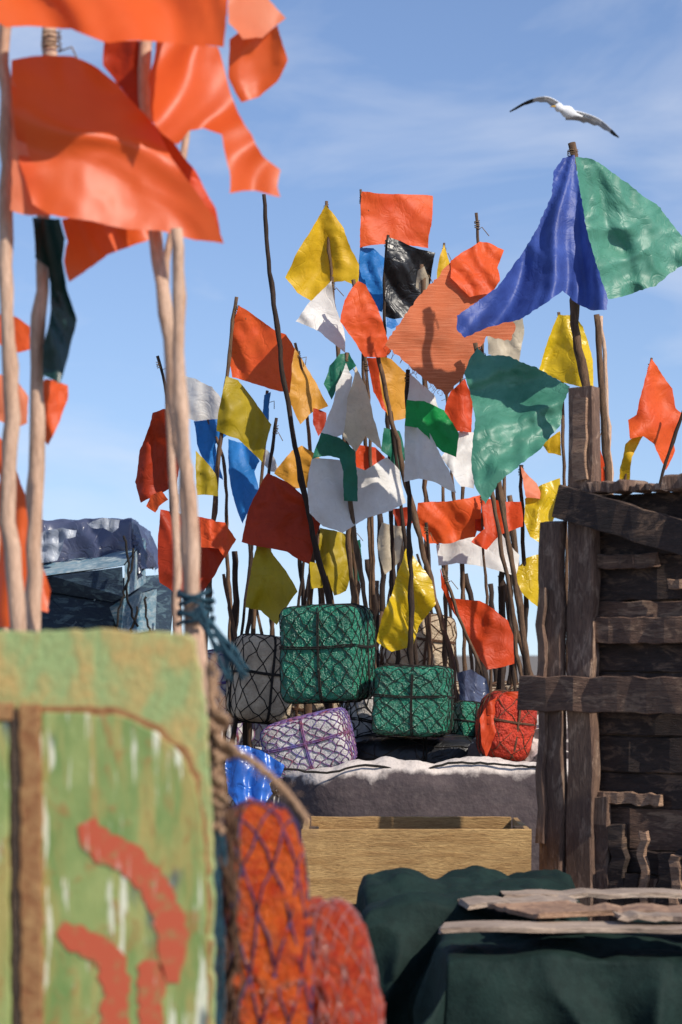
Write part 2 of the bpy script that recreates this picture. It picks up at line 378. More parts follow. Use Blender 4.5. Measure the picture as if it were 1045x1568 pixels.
marker(14.0, [(541, 428), (570, 520), (600, 640), (628, 760), (690, 1010)], 8, [
 ('orange', [(548, 430), (560, 436), (578, 470), (598, 540), (590, 547), (558, 546), (545, 525), (521, 492), (528, 460)], dict(rad=(548, 420), nf=5, amp=.12))])
mk5 = marker(13.4, [(730, 326), (733, 400), (742, 560), (745, 700), (800, 1035)], 6, [
 ('orange', [(735, 370), (750, 372), (772, 383), (762, 410), (766, 430), (752, 450), (720, 455), (690, 425), (690, 400), (710, 385)], dict(nf=3, amp=.07, ang=.5, pitch=.3, crk=2)),
 ('burlap', [(690, 402), (728, 432), (758, 452), (790, 500), (782, 522), (745, 515), (722, 560), (685, 606), (640, 572), (590, 528), (640, 455)], dict(amp=.04, nf=1.2, ang=2.2, wave=.012, yaw=.1, dd=-.08, fray=1.6, crease=.12))], 'pole')
marker(15.0, [(681, 372), (676, 440), (690, 700), (720, 1000)], 5, [
 ('yellow', [(680, 374), (690, 405), (680, 425), (669, 432), (673, 395)])])
marker(14.6, [(645, 405), (650, 470), (655, 900)], 8, [
 ('cream', [(640, 415), (650, 408), (657, 425), (655, 460), (637, 440)])], 'pole')
marker(12.4, [(877, 219), (880, 460), (895, 590), (915, 740)], 15, [
 ('navy', [(880, 237), (862, 242), (848, 262), (845, 300), (825, 345), (800, 388), (762, 440), (700, 483), (700, 505), (712, 517), (752, 500), (795, 490), (830, 468), (862, 445), (880, 462), (905, 475), (930, 474), (930, 455), (915, 410), (898, 350), (888, 290)], dict(rad=(880, 215), nf=15, amp=.085, step=4, wave=.02, crk=.9, fray=.9, crease=.3, nc=8, dd=-.12)),
 ('green', [(882, 240), (910, 245), (935, 262), (962, 280), (1012, 318), (1045, 362), (1048, 405), (1005, 438), (968, 450), (932, 458), (915, 420), (899, 360), (890, 300)], dict(rad=(880, 210), nf=9, amp=.075, step=4, crk=2.4, dd=-.06, fray=.9, crease=.32, nc=8))], 'pole', behind=.16)
marker(13.0, [(912, 482), (918, 560), (925, 640), (932, 745)], 12, [], 'pole')
marker(13.2, [(920, 484), (930, 600), (936, 760)], 8, [], 'polelt')
marker(15.2, [(770, 480), (765, 560), (775, 800)], 6, [
 ('cream', [(745, 500), (775, 490), (800, 484), (803, 510), (795, 558), (770, 552), (748, 542)], dict(nf=2, yaw=.3))])
marker(15.4, [(856, 478), (860, 560), (865, 760)], 6, [
 ('yellow2', [(855, 482), (878, 482), (893, 500), (908, 550), (910, 600), (888, 592), (850, 580), (824, 572), (838, 525)], dict(rad=(860, 470), nf=8, amp=.10)),
 ('yellow', [(830, 680), (858, 660), (860, 698), (840, 694)])])
marker(13.0, [(731, 525), (745, 640), (765, 745), (812, 1030)], 8, [
 ('green', [(722, 545), (731, 532), (745, 545), (780, 545), (822, 562), (873, 592), (862, 620), (858, 652), (825, 690), (790, 718), (762, 740), (744, 772), (728, 745), (722, 700), (728, 640), (720, 600), (711, 572)], dict(nf=2.4, ang=2.0, amp=.085, crk=2.4, yaw=.1, step=4, fray=.9, crease=.32, nc=8, dd=-.06))], 'pole', behind=.14)
marker(14.4, [(365, 455), (350, 545), (340, 640), (328, 800)], 7, [
 ('orange', [(366, 468), (392, 485), (420, 505), (438, 512), (452, 535), (447, 562), (444, 602), (405, 592), (356, 578), (350, 540), (355, 500)], dict(nf=1.6, ang=.3, amp=.09, yaw=0)),
 ('olive', [(347, 576), (365, 582), (395, 622), (416, 650), (402, 708), (365, 672), (332, 660), (337, 620)], dict(nf=2.5, amp=.1, yaw=-.3))])
marker(14.0, [(403, 298), (412, 400), (425, 500), (438, 600), (455, 700), (480, 820), (505, 925)], 8, [], 'poledk')
marker(14.6, [(240, 545), (256, 605), (262, 700), (268, 960)], 6, [
 ('red', [(234, 632), (250, 626), (276, 626), (276, 700), (270, 742), (240, 758), (216, 770), (207, 738), (214, 690), (226, 660)], dict(nf=2.6, ang=.2, amp=.1, yaw=-.3)),
 ('orange', [(232, 758), (248, 752), (258, 765), (244, 775), (238, 785), (224, 775)])], 'poledk')
marker(15.0, [(262, 560), (266, 640), (275, 960)], 6, [
 ('white', [(262, 568), (300, 580), (325, 592), (342, 612), (335, 642), (300, 645), (262, 630)], dict(yaw=.3, amp=.05))])
marker(15.4, [(300, 600), (345, 700), (352, 960)], 6, [
 ('blue', [(297, 645), (342, 638), (350, 665), (330, 680), (335, 710), (342, 735), (322, 722), (302, 680)], dict(yaw=.3)),
 ('blue', [(350, 672), (378, 680), (398, 706), (390, 722), (398, 752), (380, 785), (372, 802), (360, 770), (350, 720)], dict(nf=3, ang=.2)),
 ('white', [(384, 665), (420, 700), (430, 725), (415, 722), (395, 700)])])
marker(14.2, [(262, 735), (268, 800), (275, 960)], 6, [
 ('red', [(246, 780), (290, 788), (325, 795), (352, 812), (350, 842), (330, 880), (305, 918), (275, 915), (245, 892), (242, 830)], dict(nf=2, ang=.2, amp=.09, yaw=.05)),
 ('orange', [(308, 795), (345, 800), (362, 826), (345, 855), (335, 840), (308, 838)], dict(dd=-.08)),
 ('olive', [(300, 690), (330, 725), (334, 760), (302, 758)])])
marker(14.9, [(410, 598), (406, 650), (400, 760), (388, 980)], 6, [
 ('blue', [(405, 605), (415, 600), (412, 655), (402, 645)])])
marker(14.8, [(453, 525), (468, 600), (480, 760), (500, 980)], 6, [
 ('amber', [(451, 532), (475, 570), (503, 622), (480, 630), (460, 650), (440, 610), (436, 560)], dict(nf=2, ang=.2, yaw=-.3)),
 ('red', [(480, 625), (500, 632), (498, 655), (488, 668), (480, 650)]),
 ('amber', [(420, 725), (432, 708), (447, 690), (462, 682), (495, 705), (480, 745), (450, 748)], dict(nf=2))])
marker(14.1, [(425, 640), (412, 720), (404, 800), (375, 1000)], 6, [
 ('red', [(410, 724), (440, 738), (470, 765), (492, 800), (482, 830), (474, 864), (440, 845), (405, 838), (370, 830), (378, 790), (395, 752)], dict(rad=(408, 715), nf=6, amp=.1, yaw=.05)),
 ('olive', [(395, 834), (412, 838), (435, 870), (456, 906), (438, 932), (424, 957), (400, 935), (376, 930), (384, 880)], dict(nf=2.5, amp=.1, yaw=-.2))], 'poledk')
marker(14.6, [(486, 800), (500, 860), (520, 990)], 5, [
 ('olive', [(490, 808), (512, 812), (540, 822), (538, 870), (530, 905), (512, 912), (502, 880), (494, 900), (476, 902), (474, 860), (484, 862)], dict(nf=2.5, amp=.1))])
marker(13.7, [(532, 540), (530, 620), (535, 760), (560, 925)], 7, [
 ('dkgreen', [(520, 542), (535, 540), (546, 560), (525, 575), (508, 612), (496, 588), (505, 560)], dict(nf=3)),
 ('white', [(530, 556), (540, 578), (536, 610), (528, 664), (512, 672), (492, 665), (508, 625), (515, 590)], dict(nf=2, dd=-.02)),
 ('cream', [(545, 560), (560, 590), (572, 640), (585, 690), (560, 668), (545, 692), (525, 668), (532, 610)], dict(nf=2.4, amp=.08)),
 ('white', [(478, 702), (522, 705), (560, 720), (592, 700), (612, 720), (622, 770), (600, 782), (560, 794), (525, 816), (495, 806), (474, 785), (471, 740)], dict(nf=2.2, ang=.3, amp=.06, yaw=.15, crease=.15)),
 ('dkgreen', [(492, 662), (520, 670), (545, 692), (548, 735), (548, 768), (527, 767), (526, 722), (520, 702), (502, 698), (478, 703)], dict(nf=2, dd=-.10, crease=.15))])
marker(14.8, [(560, 545), (566, 640), (572, 920)], 6, [
 ('orange2', [(540, 680), (575, 685), (590, 700), (580, 740), (548, 738)], dict(nf=2)),
 ('orange2', [(562, 548), (580, 548), (592, 600), (600, 640), (585, 625), (572, 600)], dict(nf=2))])
marker(14.2, [(584, 545), (600, 640), (615, 780), (632, 960)], 6, [
 ('amber', [(580, 545), (600, 550), (623, 572), (622, 640), (598, 646), (586, 610)], dict(nf=2, amp=.06)),
 ('dkgreen', [(588, 655), (612, 660), (622, 700), (608, 735), (595, 740), (598, 700), (584, 690)], dict(nf=2))], 'poledk')
marker(13.5, [(625, 566), (623, 650), (627, 760), (630, 1000)], 8, [
 ('white', [(627, 571), (645, 588), (666, 606), (674, 632), (650, 622), (624, 614)], dict(nf=2, crease=.15)),
 ('kelly', [(623, 612), (650, 614), (680, 628), (703, 665), (699, 700), (678, 692), (655, 668), (640, 655), (620, 652)], dict(nf=2.3, dd=-.07, ang=.5, crease=.15)),
 ('white', [(620, 650), (655, 660), (672, 690), (688, 720), (699, 755), (670, 740), (642, 733), (619, 738)], dict(nf=2.4, amp=.1, ang=.3, yaw=.1, crease=.15))], 'poledk')
marker(14.6, [(706, 560), (706, 700), (712, 1040)], 6, [
 ('orange2', [(690, 600), (712, 580), (725, 610), (722, 662), (700, 660), (678, 640)], dict(nf=2)),
 ('white', [(700, 662), (726, 662), (726, 748), (706, 745), (690, 720), (676, 700)], dict(nf=2, yaw=.2)),
 ('white', [(668, 835), (720, 822), (765, 812), (796, 850), (790, 882), (740, 868), (700, 862), (672, 866)], dict(nf=2, amp=.05))])
marker(14.3, [(738, 750), (742, 850), (752, 1040)], 5, [
 ('orange', [(640, 770), (680, 768), (738, 757), (738, 795), (728, 822), (690, 832), (655, 832), (636, 800)], dict(nf=1.8, amp=.08, ang=.6)),
 ('orange2', [(738, 762), (798, 768), (801, 806), (765, 820), (745, 842), (722, 830), (742, 810)], dict(nf=2.5, amp=.08)),
 ('red', [(728, 795), (745, 792), (740, 815), (728, 812)], dict(dd=.02))])
marker(14.7, [(798, 712), (802, 830), (806, 980)], 7, [
 ('peach', [(798, 714), (822, 740), (834, 765), (806, 762)], dict(nf=1)),
 ('yellow2', [(804, 764), (830, 742), (858, 732), (859, 762), (850, 790), (832, 834), (812, 822), (803, 798)], dict(nf=2.4, amp=.1)),
 ('yellow2', [(785, 876), (805, 855), (834, 846), (838, 905), (830, 934), (800, 908)], dict(nf=2))], 'poledk')
marker(14.0, [(652, 800), (660, 900), (690, 1000)], 5, [
 ('yellow2', [(622, 840), (640, 860), (662, 890), (668, 925), (642, 958), (632, 990), (600, 998), (577, 982), (585, 945), (600, 912)], dict(nf=2.4, amp=.1, ang=.7))], 'poledk')
marker(13.8, [(678, 870), (700, 940), (745, 1040)], 6, [
 ('orange2', [(674, 870), (690, 915), (735, 920), (778, 950), (790, 985), (788, 1016), (746, 1026), (715, 975), (690, 930), (676, 900)], dict(nf=2, amp=.07, yaw=.4))])
marker(14.4, [(998, 548), (985, 620), (968, 680), (955, 750)], 5, [
 ('orange', [(998, 549), (1012, 570), (1030, 595), (1035, 625), (1044, 632), (1030, 672), (1034, 690), (1020, 720), (1002, 680), (985, 668), (965, 672), (962, 643), (975, 635), (986, 590)], dict(nf=3, amp=.1, rad=(998, 540))),
 ('yellow', [(958, 680), (975, 665), (985, 668), (968, 700), (965, 735), (950, 748), (950, 715)])])
marker(14.2, [(1060, 600), (1035, 660), (1010, 740)], 6, [], 'poledk')
marker(13.6, [(906, 640), (915, 690), (935, 745)], 4, [
 ('orange2', [(910, 672), (920, 690), (930, 720), (940, 745), (922, 740), (912, 712)], dict(nf=2))])
marker(15.8, [(600, 760), (598, 860), (604, 1000)], 7, [
 ('cream', [(585, 800), (618, 806), (612, 860), (590, 880), (578, 840)]), ('red', [(600, 780), (626, 776), (634, 800), (612, 812)])], 'poledk')
marker(15.9, [(540, 800), (548, 900), (552, 1000)], 9, [('dkgreen', [(540, 830), (552, 826), (556, 880), (542, 900)])], 'pole')
marker(15.6, [(452, 780), (462, 880), (470, 1000)], 8, [('amber', [(440, 770), (470, 760), (474, 800), (450, 810)])], 'poledk')
lines = []; rn = random.Random(77)
for i in range(26):
    t = rn.random(); u = 590+(685-590)*t; v = 528+(606-528)*t
    lines.append([P(u, v, 13.33), P(u-2+rn.uniform(-3, 3), v+rn.uniform(3, 6), 13.33), P(u-4+rn.uniform(-4, 4), v+rn.uniform(6, 12), 13.33)])
multi_tube('loose_threads', lines, .0012, M['burlap'], mk5, 4)

for i in range(36):
    r = random.Random(100+i)
    u0 = r.uniform(345, 815); lean = r.uniform(-38, 38)+(24 if u0 > 640 else 0); v0 = r.uniform(720, 940)
    d = r.uniform(14.6, 17.0)
    marker(d, [(u0-lean*.6, v0), (u0+r.uniform(-8, 8), (v0+1060)/2), (u0+lean*.5, 1060)], r.uniform(4.5, 12), [], r.choice(['pole', 'poledk', 'poledk', 'poledk']), 'marker_pole')

# ------------------------------------------------------------------ foreground flags
FS = 8
marker(5.8, [(6, -160), (9, 100), (13, 330), (10, 560), (20, 800), (24, 962)], 24, [
 ('orangef', [(18, 92), (70, 84), (112, 86), (150, 104), (180, 128), (238, 192), (262, 240), (300, 292), (328, 332), (343, 373), (300, 368), (245, 353), (190, 350), (140, 338), (75, 328), (50, 312), (30, 250), (22, 190)], dict(nf=1.5, ang=1.1, amp=.12, crk=.3, pitch=.35, yaw=.2, wave=.02, crease=.12, nc=3)),
 ('peach', [(14, 110), (30, 150), (42, 230), (78, 330), (45, 330), (16, 322)], dict(nf=1.5, dd=-.03, crk=.3)),
 ('orangef', [(-40, -60), (60, -60), (345, -70), (348, 20), (343, 72), (300, 70), (215, 62), (165, 66), (110, 44), (50, 40), (10, 42), (-30, 20)], dict(nf=2.2, ang=.5, amp=.11, crk=.3, pitch=.5, yaw=.2, dd=-.15, crease=.15, nc=3))],
 'polelt', step=FS)
marker(6.1, [(78, 20), (82, 120), (62, 370), (56, 600), (58, 760), (50, 955)], 24, [
 ('teal', [(50, 333), (92, 335), (100, 365), (96, 400), (102, 440), (118, 490), (108, 530), (92, 588), (66, 575), (66, 530), (78, 470), (74, 410), (54, 395)], dict(nf=3, amp=.12, ang=.2, crk=.5, dd=-.05))], 'polelt', step=7)
marker(5.9, [(222, -60), (225, 150), (240, 360), (258, 520), (272, 640), (290, 880), (302, 1010)], 23, [
 ('orangef', [(240, 62), (300, 68), (334, 72), (345, 110), (356, 150), (385, 205), (402, 238), (430, 260), (425, 285), (430, 302), (392, 292), (352, 296), (352, 262), (340, 206), (312, 196), (290, 200), (272, 222), (250, 206), (232, 185), (228, 120)], dict(nf=1.8, ang=-.5, amp=.09, crk=.2, yaw=.3, pitch=.3, crease=.15, nc=4)),
 ('red', [(160, 62), (232, 64), (228, 130), (222, 190), (190, 140), (158, 100)], dict(nf=2, dd=.05)),
 ('orange2', [(222, 180), (262, 212), (300, 262), (330, 318), (338, 360), (290, 330), (240, 260), (216, 220)], dict(nf=2, dd=.1, amp=.06, crk=.3)),
 ('orangef', [(95, 336), (150, 330), (235, 352), (228, 368), (165, 390), (135, 412), (106, 432), (98, 400), (104, 370)], dict(nf=2, amp=.08, crk=.3, dd=.08))], 'polelt', step=FS)
marker(5.7, [(264, 350), (270, 400), (280, 500), (276, 620), (288, 760), (298, 960)], 24, [], 'polelt')
marker(6.25, [(345, -200), (300, 100), (255, 400), (262, 700), (275, 1000)], 12, [
 ('peach', [(346, -60), (400, -60), (412, 0), (438, 28), (402, 58), (372, 60), (350, 35)], dict(nf=1.5, crk=.3, dd=-.1, yaw=.4)),
 ('orangef', [(368, 48), (402, 56), (425, 38), (441, 92), (425, 125), (398, 148), (370, 157), (350, 118), (352, 60)], dict(nf=2, amp=.08, crk=.3, dd=-.05, yaw=.3))], 'polelt', step=FS)
marker(6.6, [(-15, 480), (-8, 700), (8, 960)], 14, [
 ('orange', [(-10, 480), (25, 485), (46, 500), (46, 535), (28, 540), (0, 528)], dict(nf=1.5)),
 ('peach', [(-10, 570), (25, 580), (44, 608), (42, 648), (25, 655), (-10, 640)], dict(nf=1.5)),
 ('orangef', [(-10, 650), (20, 700), (40, 760), (62, 860), (78, 905), (74, 938), (40, 925), (30, 960), (-10, 960)], dict(nf=2.5, crk=.4)),
 ('orange', [(70, 580), (104, 590), (104, 612), (92, 645), (74, 682), (60, 660), (58, 600)], dict(nf=2)),
 ('red', [(40, 860), (60, 900), (76, 935), (30, 940)], dict(dd=.03))], 'polelt', step=7)

# ------------------------------------------------------------------ floats in nets
def superpt(dv, s, p):
    r = ((abs(dv.x/s[0]))**p+(abs(dv.y/s[1]))**p+(abs(dv.z/s[2]))**p)**(-1/p)
    return dv*r
def net_float(name, c, s, p, rot, bm_, nm, cells=7, nr=.0035, lump=1., seed=0, straps=True, data=None, crumple=0., n=26):
    e = group(name, c)
    if data is None:
        V = []; Fc = []
        axes = [(0, 1, 2, 1), (0, 1, 2, -1), (1, 2, 0, 1), (1, 2, 0, -1), (2, 0, 1, 1), (2, 0, 1, -1)]
        def pt(ax, i, j, m, infl=1.0, jit=0, cru=1):
            a = [0, 0, 0]; a[ax[0]] = -1+2*i/m; a[ax[1]] = -1+2*j/m; a[ax[2]] = ax[3]
            q = Vector((a[0]*s[0], a[1]*s[1], a[2]*s[2]))
            if jit: q += Vector([noise.noise(q*23+Vector((seed+k*7, k, 0))) for k in range(3)])*jit
            q = superpt(q.normalized(), s, p)
            f5 = .25/max(s)
            nn = (noise.noise(q*5*f5+Vector((seed, 0, 0)))*.045+noise.noise(q*14*f5+Vector((seed, 3, 0)))*.016+abs(noise.noise(q*24*f5+Vector((seed, 3, 0))))*.02)*lump
            q2 = q*(infl+nn)
            if crumple and cru: q2 += q.normalized()*crumple*(abs(noise.noise(q*28+Vector((seed, 0, 9))))*1.6+abs(noise.noise(q*60+Vector((seed, 5, 9))))*.7-.6)
            return q2
        for ax in axes:
            b = len(V)
            for i in range(n+1):
                for j in range(n+1): V.append(pt(ax, i, j, n))
            for i in range(n):
                for j in range(n):
                    q = (b+i*(n+1)+j, b+(i+1)*(n+1)+j, b+(i+1)*(n+1)+j+1, b+i*(n+1)+j+1)
                    Fc.append(q if ax[3] > 0 else q[::-1])
        me = bpy.data.meshes.new('float_body'); me.from_pydata([tuple(v) for v in V], [], Fc)
        bm = bmesh.new(); bm.from_mesh(me); bmesh.ops.remove_doubles(bm, verts=bm.verts, dist=.0005)
        bmesh.ops.recalc_face_normals(bm, faces=bm.faces); bm.to_mesh(me); bm.free()
        me.polygons.foreach_set('use_smooth', [True]*len(me.polygons)); me.materials.append(bm_)
        NV = []; NF = []
        def seg(a, b_, mid, r):
            v, f = tube_geo([a, mid, b_], [r]*3, 5, 0); q = len(NV); NV.extend(v); NF.extend([tuple(i+q for i in g) for g in f])
        for ax in axes:
            for i in range(cells):
                for j in range(cells):
                    if (i+j) % 2: A, B = (i, j+1), (i+1, j)
                    else: A, B = (i, j), (i+1, j+1)
                    sc_ = s[0]*.9/cells
                    seg(pt(ax, *A, cells, 1.012, sc_, 0), pt(ax, *B, cells, 1.012, sc_, 0), pt(ax, (A[0]+B[0])/2, (A[1]+B[1])/2, cells, 1.014, sc_, 0), nr)
        if straps:
            for k in range(3):
                for o_ in (0, .03*s[0]):
                    ring = []
                    for t in range(33):
                        th = 2*math.pi*t/32
                        dv = [Vector((math.cos(th)*s[0], .08*s[1], math.sin(th)*s[2])), Vector((.05*s[0], math.cos(th)*s[1], math.sin(th)*s[2])), Vector((math.cos(th)*s[0], math.sin(th)*s[1], .1*s[2]))][k]
                        q = superpt((dv+Vector((o_, o_, o_))).normalized(), s, p)*1.03; ring.append(q)
                    v, f = tube_geo(ring, [nr*1.6]*33, 6, .3); q = len(NV); NV.extend(v); NF.extend([tuple(i+q for i in g) for g in f])
        ne = bpy.data.meshes.new('netting'); ne.from_pydata([tuple(v) for v in NV], [], NF)
        ne.polygons.foreach_set('use_smooth', [True]*len(ne.polygons)); ne.materials.append(nm)
        data = (me, ne)
    for nmx, dd in zip(('float_body', 'netting'), data):
        o = bpy.data.objects.new(nmx, dd); COL.objects.link(o); o.parent = e
    e.rotation_euler = rot
    return data
rad_ = math.radians
def EU(x, y, z): return Euler((rad_(x), rad_(y), rad_(z)))
net_float('netted_box_float', P(502, 1001, 13.2), (.225, .17, .26), 9, EU(0, -2, -22), M['greenbox'], M['blacknet'], 10, .0022, .9, seed=1, crumple=.006, n=40)
net_float('netted_box_float', P(634, 1073, 13.0), (.20, .15, .185), 9, EU(0, 1, -12), M['greenbox'], M['blacknet'], 9, .002, .9, seed=2, crumple=.006, n=40)
net_float('netted_box_float', P(718, 1108, 13.4), (.09, .12, .12), 5, EU(0, 5, 12), M['greenbox'], M['blacknet'], 5, .002, seed=3)
net_float('netted_box_float', P(474, 1140, 12.9), (.22, .18, .15), 8, EU(4, -14, -10), M['whitebox'], M['bluenet'], 12, .0028, seed=4)
w1 = net_float('netted_box_float', P(590, 1120, 13.6), (.24, .2, .18), 6, EU(0, 12, 20), M['whitebox'], M['blacknet'], 7, .003, seed=5)
w2 = net_float('netted_box_float', P(400, 1040, 14.2), (.17, .17, .25), 6, EU(0, 6, 20), M['creambox'], M['blacknet'], 6, .003, seed=6)
w3 = net_float('netted_box_float', P(350, 1050, 14.6), (.2, .17, .22), 6, EU(0, -8, 10), M['whitebox'], M['bluenet'], 7, .003, seed=8)
g1 = net_float('netted_box_float', P(640, 985, 15.9), (.22, .2, .2), 6, EU(0, 8, 10), M['creambox'], M['browncord'], 7, .003, seed=9)
rr = random.Random(5)
for lvl in range(3):
    for i in range(9):
        x = -1.15+i*.30+rr.uniform(-.06, .06); z = .24+lvl*.42; y = 15.6+rr.uniform(-.4, .5)
        net_float('netted_box_float', Vector((x, y, z+rr.uniform(-.04, .04))), None, 6, EU(rr.uniform(-14, 14), rr.uniform(-20, 20), rr.uniform(-50, 50)), None, None, data=rr.choice([w1, w2, w3, g1]))
for i in range(7):
    net_float('netted_box_float', Vector((-.55+i*.26, 13.75+rr.uniform(-.15, .15), .3+rr.uniform(0, .15))), None, 6, EU(rr.uniform(-14, 14), rr.uniform(-20, 20), rr.uniform(-50, 50)), None, None, data=rr.choice([w1, w3, g1, w2]))
net_float('tar_drum', P(640, 1180, 13.3), (.42, .25, .20), 4, EU(0, 0, 0), M['black'], M['blacknet'], 4, .003, seed=12)
net_float('red_sack', P(774, 1112, 12.7), (.135, .14, .18), 3.5, EU(0, 8, 20), M['redbag'], M['browncord'], 4, .002, 2., seed=14)
cloth([(735, 1100), (748, 1075), (775, 1060), (810, 1058), (812, 1085), (790, 1110), (760, 1120), (745, 1160), (738, 1140)], 12.55, 'orange2', None, nf=3, amp=.1, name='red_rag')

net_float('orange_netted_buoy', P(404, 1480, 4.75), (.084, .090, .315), 4, EU(0, -1, 15), M['orangefloat'], M['purplenet'], 6, .0020, 1.2, seed=21, straps=False, crumple=.014, n=70)
net_float('orange_netted_buoy', P(524, 1560, 4.9), (.078, .1, .235), 3, EU(0, -7, 10), M['redfloat'], M['palenet'], 8, .0008, 1.2, seed=22, straps=False, crumple=.014, n=70)

# ------------------------------------------------------------------ boards helper
def box_geo(x0, x1, y0, y1, z0, z1, V, Fc, jit=.004, seg=6, rnd=random):
    dims = [x1-x0, y1-y0, z1-z0]; ax = dims.index(max(dims)); lo = [x0, y0, z0]; hi = [x1, y1, z1]
    o = [i for i in range(3) if i != ax]; b = len(V)
    ch = min(dims[o[0]], dims[o[1]])*.12
    a0, a1, b0, b1 = lo[o[0]], hi[o[0]], lo[o[1]], hi[o[1]]
    prof = [(a0+ch, b0), (a1-ch, b0), (a1, b0+ch), (a1, b1-ch), (a1-ch, b1), (a0+ch, b1), (a0, b1-ch), (a0, b0+ch)]
    for k in range(seg+1):
        t = lo[ax]+dims[ax]*k/seg; ja, jb = rnd.uniform(-jit, jit), rnd.uniform(-jit, jit)
        for pa, pb in prof:
            q = [0, 0, 0]; q[ax] = t+(rnd.uniform(-jit, jit) if k in (0, seg) else 0); q[o[0]] = pa+ja+rnd.uniform(-jit, jit)*.3; q[o[1]] = pb+jb*.5
            V.append(Vector(q))
    for k in range(seg):
        for m in range(8): Fc.append((b+k*8+m, b+k*8+(m+1) % 8, b+(k+1)*8+(m+1) % 8, b+(k+1)*8+m))
    Fc.append(tuple(b+m for m in range(8))[::-1]); Fc.append(tuple(b+seg*8+m for m in range(8)))
def boards(name, lst, mat, parent, xf=None, jit=.004, seed=0, seg=6):
    rn = random.Random(seed); V = []; Fc = []
    for q in lst: box_geo(*q, V, Fc, jit, seg, rn)
    if xf: V = [xf @ v for v in V]
    o = mkobj(name, V, Fc, mat, parent, smooth=False)
    bm = bmesh.new(); bm.from_mesh(o.data); bmesh.ops.recalc_face_normals(bm, faces=bm.faces); bm.to_mesh(o.data); bm.free()
    return o

# open crate: near face at 9.9 m
e = group('open_wooden_crate', (0.3, 10.3, 0))
X0, X1 = P(462, 0, 9.9).x, P(814, 0, 9.9).x
boards('front_board', [(X0, X1, 9.9, 9.925, .47, .778)], M['boxwood'], e, jit=.003, seed=1, seg=10)
boards('back_board', [(X0+.03, X1-.03, 10.66, 10.685, .50, .778)], M['boxwood'], e, jit=.003, seed=2, seg=10)
boards('end_boards', [(X0, X0+.025, 9.93, 10.655, .48, .773), (X1-.025, X1, 9.93, 10.655, .48, .775)], M['boxwood'], e, jit=.002, seed=3)
boards('floor_boards', [(X0+.03, X1-.03, 9.93, 10.65, .49, .51)], M['cratedk'], e, seed=4)
boards('corner_post', [(X1-.07, X1-.03, 9.93, 9.97, .49, .787), (X0+.03, X0+.07, 9.93, 9.97, .49, .785)], M['cratedk'], e, jit=.002)
e = group('dark_wooden_crate', (0.3, 10.3, 0))
boards('side_boards', [(X0+.02, X1, 9.88, 9.91, .0, .14), (X0+.02, X1, 9.88, 9.91, .16, .30), (X0+.02, X1, 9.88, 9.91, .32, .455), (X0+.02, X0+.05, 9.92, 10.6, 0, .455), (X1-.03, X1, 9.92, 10.6, 0, .455), (X0+.06, X1-.05, 9.92, 10.6, .40, .44)], M['cratedk'], e, seed=6)

# weathered cart end at right, turned so that the sun only grazes it
K = 1/370.2
e = group('weathered_wooden_cart', P(835, 1385, 10.0))
YW = 40; o0 = Vector((P(818, 0, 10).x+.01, 10.2, 0)); RX = Matrix.Translation(o0) @ Matrix.Rotation(rad_(-YW), 4, 'Z')
def z_(v): return 1.5-(v-1000)*K
def x_(u): return (u-818)*K*1.04/math.cos(rad_(YW))
XE = x_(1085)
boards('corner_stile', [(x_(836), x_(866), -.05, .0, .35, z_(797)), (x_(870), x_(905), -.03, .03, .35, z_(592)), (x_(838), x_(848), -.075, -.052, .7, z_(900))], M['cartv'], e, RX, .009, 1, 14)
boards('bare_lit_stile_face', [(x_(882), x_(900), -.048, -.034, z_(735), z_(610))], M['cartlt'], e, RX, .006, 2)  # lit tip of the stile: sunlit tone put into the bare wood colour
sl = []; sl2 = []
rn = random.Random(3); zz = .35
while zz < z_(758):
    h = rn.uniform(.07, .19); q = (x_(872), XE, .04+rn.uniform(0, .025), .07+rn.uniform(0, .02), zz, min(zz+h-.004, z_(757)))
    (sl if rn.random() < .3 else sl2).append(q); zz += h
boards('slats', sl, M['carth'], e, RX, .008, 4, 12)
boards('dark_slats', sl2, M['carth2'], e, RX, .008, 14, 12)
boards('backing', [(x_(866), XE, .11, .12, .36, z_(765))], M['carth2'], e, RX, .001, 14)
boards('cross_rails', [(x_(815), XE, -.085, -.055, z_(1090), z_(1036)), (x_(878), XE, .0, .03, z_(985), z_(945)), (x_(880), x_(985), .0, .03, z_(872), z_(850))], M['carth'], e, RX, .010, 5, 14)
boards('pale_slats', [(x_(890), x_(960), .015, .034, z_(868), z_(856)), (x_(890), x_(990), .01, .03, z_(1230), z_(1212)), (x_(1000), XE, .01, .03, z_(905), z_(890))], M['cartlt'], e, RX, .010, 9, 12)
rn = random.Random(8)
ux = [(x_(902+i*21), x_(902+i*21+20), .0+rn.uniform(-.006, .006), .03, .35, z_(1375-rn.uniform(0, 1)*160)) for i in range(9)]
boards('lower_uprights', ux[::3], M['cartv'], e, RX, .010, 6, 10)
boards('lower_uprights_dark', [q for i, q in enumerate(ux) if i % 3], M['carth2'], e, RX, .010, 6, 10)
boards('broken_uprights', [(x_(968), x_(978), -.03, -.012, z_(1385), z_(1270)), (x_(1008), x_(1020), -.035, -.012, z_(1390), z_(1300)), (x_(1038), x_(1050), -.03, -.012, z_(1390), z_(1240))], M['cartlt'], e, RX, .012, 7, 10)
RD = RX @ Matrix.Translation((x_(872), -.05, z_(740))) @ Matrix.Rotation(rad_(15), 4, 'Y')
boards('diagonal_brace', [(0, .70, -.02, .01, -.15, -.01)], M['carth2'], e, RD, .010, 8, 12)
boards('top_ledge', [(x_(905), x_(960), -.06, .06, z_(757), z_(740)), (x_(962), x_(1003), -.05, .07, z_(757), z_(747)), (x_(1005), XE, -.06, .06, z_(757), z_(733))], M['cartv'], e, RX, .012, 11, 10)
